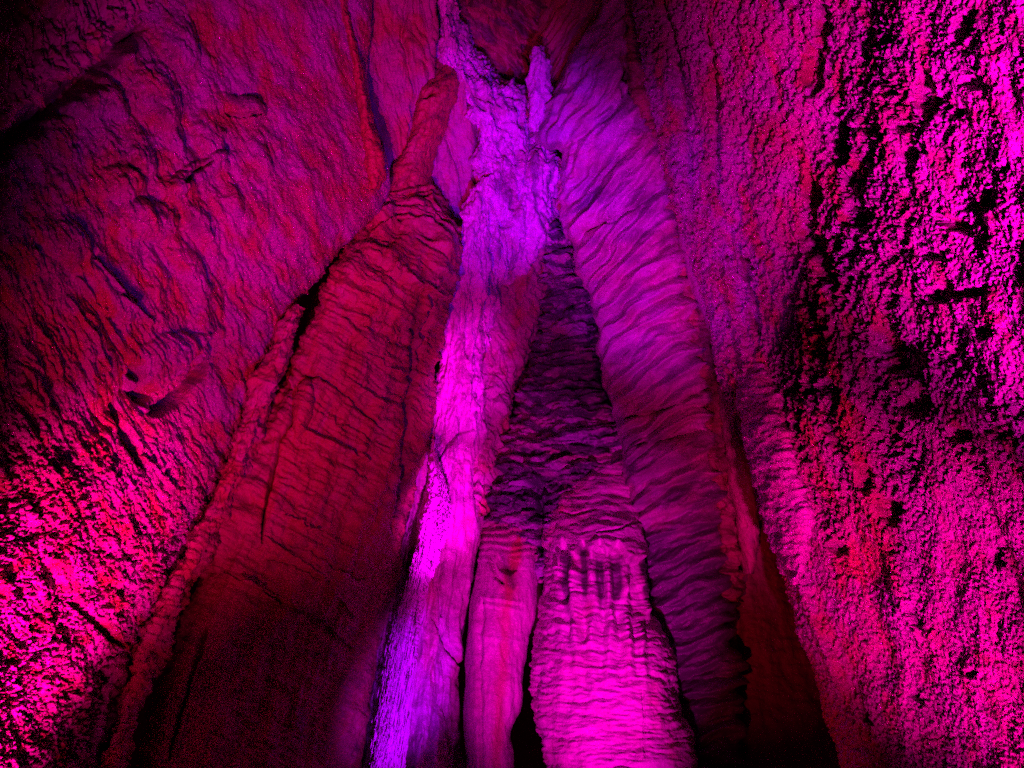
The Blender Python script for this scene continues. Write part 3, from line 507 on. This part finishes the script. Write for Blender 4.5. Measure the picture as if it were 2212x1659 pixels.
# narrow pillar between the two black cracks
def f_pil(q, x, t):
    X, Y = q[0], q[1]
    w_ = warp(q, 8, 50)
    d = .08 * fbm(w_, 130, 28, 90, 4, 191) + .035 * ripple((w_[1] + 10 * fbm(q, 60, o=2, seed=9)) / 15, .3) * ss(Y, 1250, 1160) + .014 * fbm(q, 26, 7, 88, 3, 192)
    for k, (yy, h) in enumerate([(1298, .05), (1314, .04), (1382, .04)]):
        d = d + step(q, [(1030, yy - 6), (1080, yy), (1135, yy + 8)], 2.5, h, 5, seed=193 + k, fall=16)
    d = d + line(q, [(1052, 1190), (1070, 1245), (1088, 1262)], 4, -.10, 3) + bump(q, 1095, 1222, 26, 16, 30, -.13, .6) + line(q, [(1040, 1300), (1034, 1420), (1040, 1700)], 7, -.06, 6)
    return d
form('rock_pillar', [(1056, 1060, 1150, 1050, 12.5, 12.5, .15), (1046, 1110, 1155, 1100, 12.0, 12.0, .25), (1042, 1160, 1168, 1160, 11.6, 11.6, .35), (1034, 1210, 1166, 1210, 11.4, 11.4), (1024, 1260, 1160, 1270, 11.3, 11.3), (1014, 1310, 1155, 1330, 11.25, 11.25), (1010, 1360, 1142, 1375, 11.2, 11.25), (1006, 1420, 1134, 1430, 11.2, 11.2), (1004, 1480, 1132, 1480, 11.15, 11.15), (1002, 1540, 1126, 1530, 11.1, 11.15), (1004, 1600, 1104, 1585, 11.1, 11.1), (1006, 1660, 1112, 1650, 11.0, 11.1), (1010, 1800, 1120, 1800, 10.9, 11), (1010, 1980, 1130, 1980, 10.8, 10.9)],
     M['flow'], f_pil, bulge=.4, back=.4, p=2.1, label='pink pillar with a red rust streak, standing between two black cracks', cat='rock pillar',
     stain_shade=lambda q, D: (np.clip(.95 * line(q, [(1125, 1150), (1100, 1250), (1092, 1340), (1086, 1450), (1078, 1560), (1070, 1700)], 17, 1, 8) * 1.2 + .5 * ss(q[1], 1230, 1140), 0, 1), .75 * line(q, [(1082, 1200), (1100, 1230), (1108, 1270)], 16, 1, 7) + .35 * ss(q[0], 1036, 1016) + .3 * line(q, [(1070, 1375), (1112, 1390)], 7, 1, 4), .25 * ss(q[1], 1250, 1350)))

# big bright lower column
TEETH = [(1223, 1232, 11), (1262, 1222, 9), (1296, 1246, 9), (1330, 1250, 11), (1386, 1225, 7)]
def f_big(q, x, t):
    X, Y = q[0], q[1]
    w_ = warp(q, 9, 60, 200)
    bow = ((X - 1290) / 150) ** 2 * -16
    ph = (w_[1] + bow) / 12 + 2.0 * fbm(q, 110, 40, 0, 3, 201)
    ph2 = (w_[1] + bow) / 31 + .9 * fbm(q, 130, 60, 0, 3, 202)
    fl = np.cos((X - 1240 - (Y - 1250) * .05) / 36 * 2 * np.pi + 2.6 * fbm(q, 120, 60, 88, 3, 203))
    flm = ss(X, 1180, 1230) * ss(X, 1430, 1385) * ss(Y, 1190, 1240) * ss(Y, 1560, 1300)
    rp = ss(Y, 1180, 1260) * (.35 + .8 * ss(fbm(q, 90, 60, 0, 3, 204), -.3, .3))
    d = .009 * rp * (1 + .6 * fl * flm) * ripple(ph + .12 * fl * flm, .35) + .012 * ripple(ph2, .3) * (.3 + rp) + .035 * fbm(w_, 90, 10, 3, 4, 200) + .06 * fbm(w_, 60, 40, 0, 3, 198) + .055 * flm * fl * (.6 + .8 * ss(fbm(q, 80, 50, 0, 2, 209), -.2, .3)) + .12 * fbm(q, 200, 110, 90, 3, 205) + .028 * fbm(w_, 50, 12, 0, 4, 206) + .008 * fbm(q, 12, 6, 0, 2, 207)
    # shelf that ends in drip points
    edge = 1196 + 20 * fbm(q, 60, 60, 0, 2, 208) + .10 * (X - 1280)
    for cx, cy, hw in TEETH: edge = edge - 26 * np.exp(-((X - cx) / hw) ** 2)
    edge = edge + 10
    d = d + .11 * ss(edge - Y, -5, 5) * ss(X, 1195, 1225)
    for k, pl in enumerate([[(1290, 1160), (1330, 1155), (1366, 1135)], [(1215, 1115), (1240, 1122), (1290, 1112)]]):
        d = d + line(q, pl, 2.6, -.09, 4, seed=210 + k)
    d = d + line(q, [(1385, 1490), (1390, 1540), (1392, 1640)], 2, -.06, 2, seed=216)
    return d
def s_big(q, D):
    X, Y = q[0], q[1]
    g = np.zeros(X.shape)
    for k, (cx, cy, hw) in enumerate(TEETH):
        L = (110, 100, 80, 60, 90)[k]
        g = g + 1.1 * ss(Y, cy - 50, cy - 24) * ss(Y, cy + L * 1.1, cy + L * .35) * np.exp(-((X - cx - (Y - cy) * .05 + 4 * fbm(q, 14, 30, 0, 2, 217)) / (hw * (1.05 - .5 * ss(Y, cy, cy + L)))) ** 4)
    g = g + .5 * ss(fbm(q, 60, 14, 4, 3, 218), .22, .5) * ss(Y, 1500, 1200)
    r = .8 * ss(Y, 1175, 1095) * ss(X, 1320, 1220) + .45 * ss(fbm(q, 120, 60, 90, 3, 219), .1, .4) + .45 * ss(X, 1165 + 12, 1150) * ss(Y, 1450, 1520)
    return r, np.clip(g, 0, .9), .55 * ss(fbm(q, 100, 30, 0, 3, 220), -.4, .2)
big_ = form('flowstone_column', [(1240, 1000, 1352, 960, 12.3, 11.9, .2), (1206, 1050, 1356, 1020, 12.0, 11.6, .3), (1176, 1100, 1361, 1090, 11.75, 11.35, .5), (1172, 1150, 1370, 1145, 11.5, 11.15, .7), (1176, 1210, 1385, 1200, 11.3, 11.05, .85), (1176, 1250, 1396, 1250, 11.2, 11.0), (1164, 1310, 1402, 1315, 11.1, 10.9), (1156, 1370, 1434, 1365, 11.0, 10.8), (1150, 1430, 1458, 1420, 10.9, 10.7), (1152, 1490, 1466, 1480, 10.85, 10.6), (1160, 1545, 1478, 1540, 10.8, 10.55), (1174, 1600, 1495, 1600, 10.75, 10.5), (1182, 1660, 1502, 1665, 10.7, 10.45), (1180, 1800, 1530, 1800, 10.6, 10.35), (1160, 1980, 1560, 1980, 10.5, 10.2)],
     M['flow'], f_big, bulge=.95, back=.7, p=2.1, label='brightest and broadest pink column with fluted ripples and dark drip streaks, flaring at its foot', cat='rock column', stain_shade=s_big, stepk=.85)

for k, (x_, y_, l_, w_) in enumerate([(1207, 1196, 40, 9), (1243, 1200, 48, 9), (1279, 1200, 44, 8), (1312, 1208, 50, 9), (1350, 1196, 46, 10), (1372, 1188, 36, 7)]):
    r_ = 10.42 + .0012 * abs(x_ - 1275) ** 1.25 - .0004 * (x_ - 1275)
    form('drip_point', [(x_ - w_ * .8, y_ - 16, x_ + w_ * .8, y_ - 16, r_ + .25, r_ + .25), (x_ - w_ * .8, y_ - 4, x_ + w_ * .8, y_ - 4, r_ + .06, r_ + .06), (x_ - w_ * .45, y_ + l_ * .3, x_ + w_ * .45, y_ + l_ * .3, r_ - .03, r_ - .03), (x_ - 1.2, y_ + l_ * .7, x_ + 1.2, y_ + l_ * .7, r_ - .06, r_ - .06)],
         M['flow'], lambda q, x, t: .03 * fbm(q, 22, 10, 90, 3, 310 + k), bulge=.10, back=.12, parent=big_)

# right magenta drapery wall
def f_rdrap(q, x, t):
    X, Y = q[0], q[1]
    w_ = warp(q, 14, 80, 230)
    # ripples rise to the right, steeper towards the top
    k = .62 + .5 * ss(Y, 650, 250)
    ph = (w_[1] + k * (w_[0] - 1300) - .0018 * (w_[0] - 1420) ** 2) / 21 + 2.0 * fbm(q, 170, 60, -33, 4, 231)
    low = ss(Y, 950, 1150)
    ph3 = (w_[1] + .22 * (w_[0] - 1400)) / 34 + .9 * fbm(q, 130, 60, -12, 3, 233)
    am = .08 + 1.2 * ss(fbm(q, 130, 60, -30, 3, 232), -.1, .3)
    d = ss(x, 0, .14) * (.018 * am * ripple(ph, .35) + .19 * (.4 + .6 * ss(Y, 300, 600)) * ripple(ph / 2.5 + .6 * fbm(q, 180, 90, -33, 3, 229), .4)) *  (1 - .3 * low) + .05 * low * ripple(ph3, .3) + .18 * fbm(w_, 240, 60, -38, 4, 234, .5) + .016 * fbm(q, 30, 8, -34, 3, 235) + .01 * fbm(q, 7, 4, 0, 2, 236)
    d = d + line(q, [(1525, 835), (1470, 870), (1420, 890), (1350, 905)], 5, -.14, 6, seed=237) + line(q, [(1515, 930), (1440, 950), (1380, 960)], 7, -.12, 6, seed=238) + line(q, [(1442, 398), (1400, 430), (1340, 470), (1260, 500)], 5, -.10, 5, seed=239)
    d = d + line(q, [(1217, 320), (1320, 250), (1345, 190), (1350, 120)], 10, -.08, 6, seed=240) + bump(q, 1186, 300, 32, 38, 0, .08, .8, 8) + line(q, [(1345, 40), (1310, 130), (1250, 190), (1180, 230)], 12, .07, 5)
    d = d + line(q, [(1340, 110), (1352, 160), (1345, 210)], 6, -.12, 4)
    d = d - bump(q, 1270, 400, 110, 42, -58, .16, .8, 10)
    return d
def s_rdrap(q, D):
    X, Y = q[0], q[1]
    r = .35 * ss(fbm(q, 130, 40, -35, 4, 241), .0, .4)
    g = .6 * ss(fbm(q, 120, 34, -34, 4, 242), .0, .35) + .6 * ss(Y, 940, 1060) * ss(fbm(q, 150, 40, -6, 3, 243), -.3, .2) + .8 * ss(Y, 1050, 1250)  # dark bands, plus painted shade where the bright column screens the lower face
    g = g + .5 * bump(q, 1275, 400, 95, 40, -58, 1, .8, 10)  # painted shade in the hollow that faces away from the lamps
    return r, np.clip(g, 0, .93), .25 * ss(fbm(q, 100, 40, -35, 3, 244), .1, .4) * ss(Y, 900, 700)
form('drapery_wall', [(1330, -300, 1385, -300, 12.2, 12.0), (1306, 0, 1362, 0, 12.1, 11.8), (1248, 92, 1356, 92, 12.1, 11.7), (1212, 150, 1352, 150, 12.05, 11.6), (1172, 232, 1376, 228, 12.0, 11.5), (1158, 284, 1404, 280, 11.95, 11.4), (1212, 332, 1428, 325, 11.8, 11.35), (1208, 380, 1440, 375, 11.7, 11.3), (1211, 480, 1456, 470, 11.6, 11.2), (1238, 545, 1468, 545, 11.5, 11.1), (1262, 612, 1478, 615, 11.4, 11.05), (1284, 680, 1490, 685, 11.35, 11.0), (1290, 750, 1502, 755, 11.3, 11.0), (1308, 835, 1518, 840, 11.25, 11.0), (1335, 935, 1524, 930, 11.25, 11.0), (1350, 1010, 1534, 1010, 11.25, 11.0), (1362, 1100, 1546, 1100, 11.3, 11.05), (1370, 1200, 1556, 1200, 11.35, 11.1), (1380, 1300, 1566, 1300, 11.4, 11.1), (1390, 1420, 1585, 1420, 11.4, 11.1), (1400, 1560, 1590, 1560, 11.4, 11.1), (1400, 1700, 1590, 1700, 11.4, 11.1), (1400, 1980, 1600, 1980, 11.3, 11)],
     M['drape'], f_rdrap, bulge=.35, back=.5, p=2.4, label='tall magenta rock face with diagonal ripples, right of the dark banded column', cat='rock face', stain_shade=s_rdrap)

# chain of red knobs and thin violet slab to its right
def f_knob(q, x, t):
    return .10 * ripple(q[1] / 58 + 1.6 * fbm(q, 90, 60, 0, 2, 251), .3) + .17 * fbm(q, 50, 24, 70, 4, 252) + .04 * fbm(q, 14, 6, 10, 3, 253)
form('rock_rib', [(1356, -300, 1386, -300, 12.0, 11.8), (1352, 0, 1382, 0, 11.8, 11.6), (1345, 60, 1384, 60, 11.75, 11.55), (1350, 120, 1390, 120, 11.7, 11.5), (1360, 180, 1398, 180, 11.65, 11.45), (1376, 240, 1410, 240, 11.6, 11.4), (1400, 290, 1424, 285, 11.55, 11.4), (1428, 350, 1446, 345, 11.5, 11.35), (1436, 420, 1458, 420, 11.45, 11.3), (1430, 490, 1464, 485, 11.4, 11.25), (1442, 550, 1476, 545, 11.35, 11.2), (1455, 620, 1494, 615, 11.3, 11.15), (1470, 680, 1520, 672, 11.25, 11.1), (1482, 740, 1538, 735, 11.2, 11.1), (1500, 800, 1550, 795, 11.2, 11.1), (1514, 870, 1560, 865, 11.2, 11.1), (1516, 930, 1560, 930, 11.2, 11.1), (1528, 1010, 1572, 1010, 11.2, 11.1), (1540, 1090, 1584, 1090, 11.25, 11.1), (1550, 1180, 1592, 1180, 11.25, 11.15), (1556, 1300, 1600, 1300, 11.25, 11.15)],
     M['red'], f_knob, bulge=.26, back=.3, label='chain of knobbly dark red stones down the crack right of the diagonal-rippled face', cat='rock rib', stain_shade=lambda q, D: (.35 * ss(fbm(q, 70, 50, 0, 3, 250), -.3, .3), .25 + .5 * ss(fbm(q, 60, 60, 0, 3, 254), -.2, .3), 0))
form('violet_rock_slab', [(1384, 40, 1392, 40, 11.5, 11.4), (1398, 150, 1410, 150, 11.4, 11.3), (1420, 262, 1432, 262, 11.3, 11.2), (1446, 360, 1460, 360, 11.2, 11.1), (1460, 450, 1478, 445, 11.1, 11.0), (1466, 520, 1494, 515, 11.05, 10.95), (1478, 570, 1506, 570, 11, 10.9), (1494, 630, 1524, 628, 10.95, 10.85), (1520, 690, 1542, 690, 10.95, 10.85), (1540, 750, 1560, 750, 10.95, 10.8), (1550, 830, 1582, 830, 10.95, 10.8), (1556, 920, 1602, 918, 10.95, 10.8), (1566, 1000, 1625, 1000, 10.95, 10.8), (1578, 1080, 1640, 1075, 11.0, 10.85), (1590, 1150, 1640, 1150, 11.05, 10.9), (1604, 1240, 1630, 1240, 11.1, 11)],
     M['wall'], lambda q, x, t: .07 * fbm(q, 110, 24, 74, 4, 255) + .03 * fbm(q, 30, 12, 40, 4, 256), bulge=.2, back=.3, label='long thin violet slab edging the rough right wall, beside the chain of red stones', cat='rock slab', stain_shade=lambda q, D: (.3 * ss(q[1], 800, 1000), .35 * ss(fbm(q, 60, 24, 70, 3, 257), 0, .4), 0))

# pointed tongue on the right wall
def f_ton(q, x, t):
    w_ = warp(q, 8, 50, 260)
    return .012 * ripple((w_[1] + .15 * w_[0]) / 21 + 1.0 * fbm(q, 90, 50, 0, 3, 261), .35) + .10 * fbm(w_, 60, 26, -8, 4, 262) + .035 * fbm(q, 14, 7, -8, 3, 263)
form('rock_tongue', [(1580, 740, 1625, 735, 10.35, 9.95), (1588, 800, 1660, 800, 10.08, 9.55), (1596, 870, 1688, 870, 9.68, 9.05), (1608, 940, 1705, 940, 9.29, 8.60), (1622, 1010, 1722, 1010, 9.10, 8.40), (1640, 1075, 1742, 1070, 9.00, 8.30), (1652, 1130, 1757, 1120, 8.90, 8.25), (1668, 1180, 1748, 1175, 8.85, 8.25), (1684, 1222, 1738, 1218, 8.80, 8.25), (1702, 1250, 1724, 1250, 8.80, 8.30), (1712, 1262, 1716, 1262, 8.80, 8.35)],
     M['crust'], f_ton, bulge=.38, back=.4, label='bright pink tongue with level ripples, its point hanging over the dark recess at right', cat='rock tongue', stain_shade=lambda q, D: (.4 * ss(fbm(q, 60, 40, 0, 3, 264), -.1, .3), 0, .4 * ss(q[1], 850, 1000)))

# ---------------------------------------------------------------- the waterfall
wm = bpy.data.materials.new('falling_water'); wm.use_nodes = True; b_ = wm.node_tree.nodes['Principled BSDF']
b_.inputs['Base Color'].default_value = (.86, .88, .9, 1); b_.inputs['Roughness'].default_value = .22; b_.inputs['IOR'].default_value = 1.33
b_.inputs['Subsurface Weight'].default_value = .0; b_.inputs['Transmission Weight'].default_value = .12
FALL = [(934, 948, 938, 950, 11.05, 11.05), (932, 990, 945, 990, 11.0, 11.0), (929, 1030, 958, 1030, 10.95, 10.95), (926, 1070, 968, 1068, 10.9, 10.9), (914, 1106, 974, 1106, 10.85, 10.85), (903, 1150, 968, 1150, 10.8, 10.8), (890, 1220, 944, 1215, 10.75, 10.75), (874, 1290, 920, 1280, 10.7, 10.7), (857, 1350, 908, 1350, 10.62, 10.62), (846, 1430, 903, 1430, 10.55, 10.55), (835, 1510, 892, 1510, 10.5, 10.5), (822, 1600, 882, 1600, 10.45, 10.45), (812, 1680, 874, 1680, 10.4, 10.4), (780, 1980, 850, 1980, 10.3, 10.3)]
def f_fall(q, x, t):
    X, Y = q[0], q[1]
    up = ss(Y, 1180, 1100)
    beads = fbm(q, 11, 8, 90, 3, 271, .6)
    v = fbm(q, 190, 7, 101, 4, 272); v2 = fbm(q, 60, 4, 101, 3, 273)
    chop = fbm(q, 20, 5, 40, 3, 274) * ss(Y, 1120, 1180) * ss(Y, 1460, 1300)
    return up * (.07 * beads + .05 * fbm(q, 30, 16, 90, 3, 275)) + (1 - up) * (.07 * v + .03 * v2) + .06 * chop
fall = bpy.data.objects.new('waterfall', None); scene.collection.objects.link(fall); fall.location = pt(840, 1980, 10.35).tolist()
fall['label'] = 'narrow streaky waterfall in violet light, falling beside the widest dark red column'; fall['category'] = 'waterfall'
bpy.context.view_layer.update()
o = form('water_sheet', FALL, wm, f_fall, bulge=.22, back=.12, p=2.0, stepk=.6)
def adopt(o, par):
    o.parent = par; o.matrix_parent_inverse = Matrix.Translation(par.location).inverted()
adopt(o, fall)
# strands and drops thrown off the left side of the fall
rnd = np.random.RandomState(5)
F = np.array(FALL, float); ftt = np.linspace(0, 1, len(F))
V = []; Fq = []
def strand(x0, y0, L, wpx, r, slope):
    n = 5; ring = 4
    base = len(V)
    for i in range(n):
        f = i / (n - 1); rad = wpx * math.sin(math.pi * min(max(f, .06), .94)) / FOC * r
        c = pt(x0 + slope * L * f, y0 + L * f, r)
        for k in range(ring):
            a = k * math.pi / 2; V.append(c + RT * rad * math.cos(a) + np.array([0, 1, 0]) * rad * math.sin(a))
    for i in range(n - 1):
        for k in range(ring): Fq.append((base + i * ring + k, base + i * ring + (k + 1) % ring, base + (i + 1) * ring + (k + 1) % ring, base + (i + 1) * ring + k))
    
for k in range(2600):
    yy = 955 + (rnd.rand() ** .8) * 760
    xl = np.interp(yy, F[:, 1], F[:, 0]); xr = np.interp(yy, F[:, 1], F[:, 2]); rr_ = np.interp(yy, F[:, 1], F[:, 4])
    lowf = min(1, max(0, (yy - 1180) / 200))
    if lowf > 0 and rnd.rand() < .75:
        x0 = xl + abs(rnd.normal()) * -9 * lowf + rnd.rand() * 22; 
    else: x0 = xl + (xr - xl) * (rnd.rand() if lowf > 0 else .55 + .5 * rnd.rand())
    L = (3 + 5 * rnd.rand()) if (lowf <= 0 or rnd.rand() < .6) else 10 + 34 * rnd.rand()
    strand(x0, yy, L, .55 + 1.1 * rnd.rand() ** 2, rr_ - .2 - .25 * rnd.rand(), -.19)
o = link_mesh('water_spray', np.array(V), np.array(Fq), wm); o['kind'] = 'stuff'; adopt(o, fall)
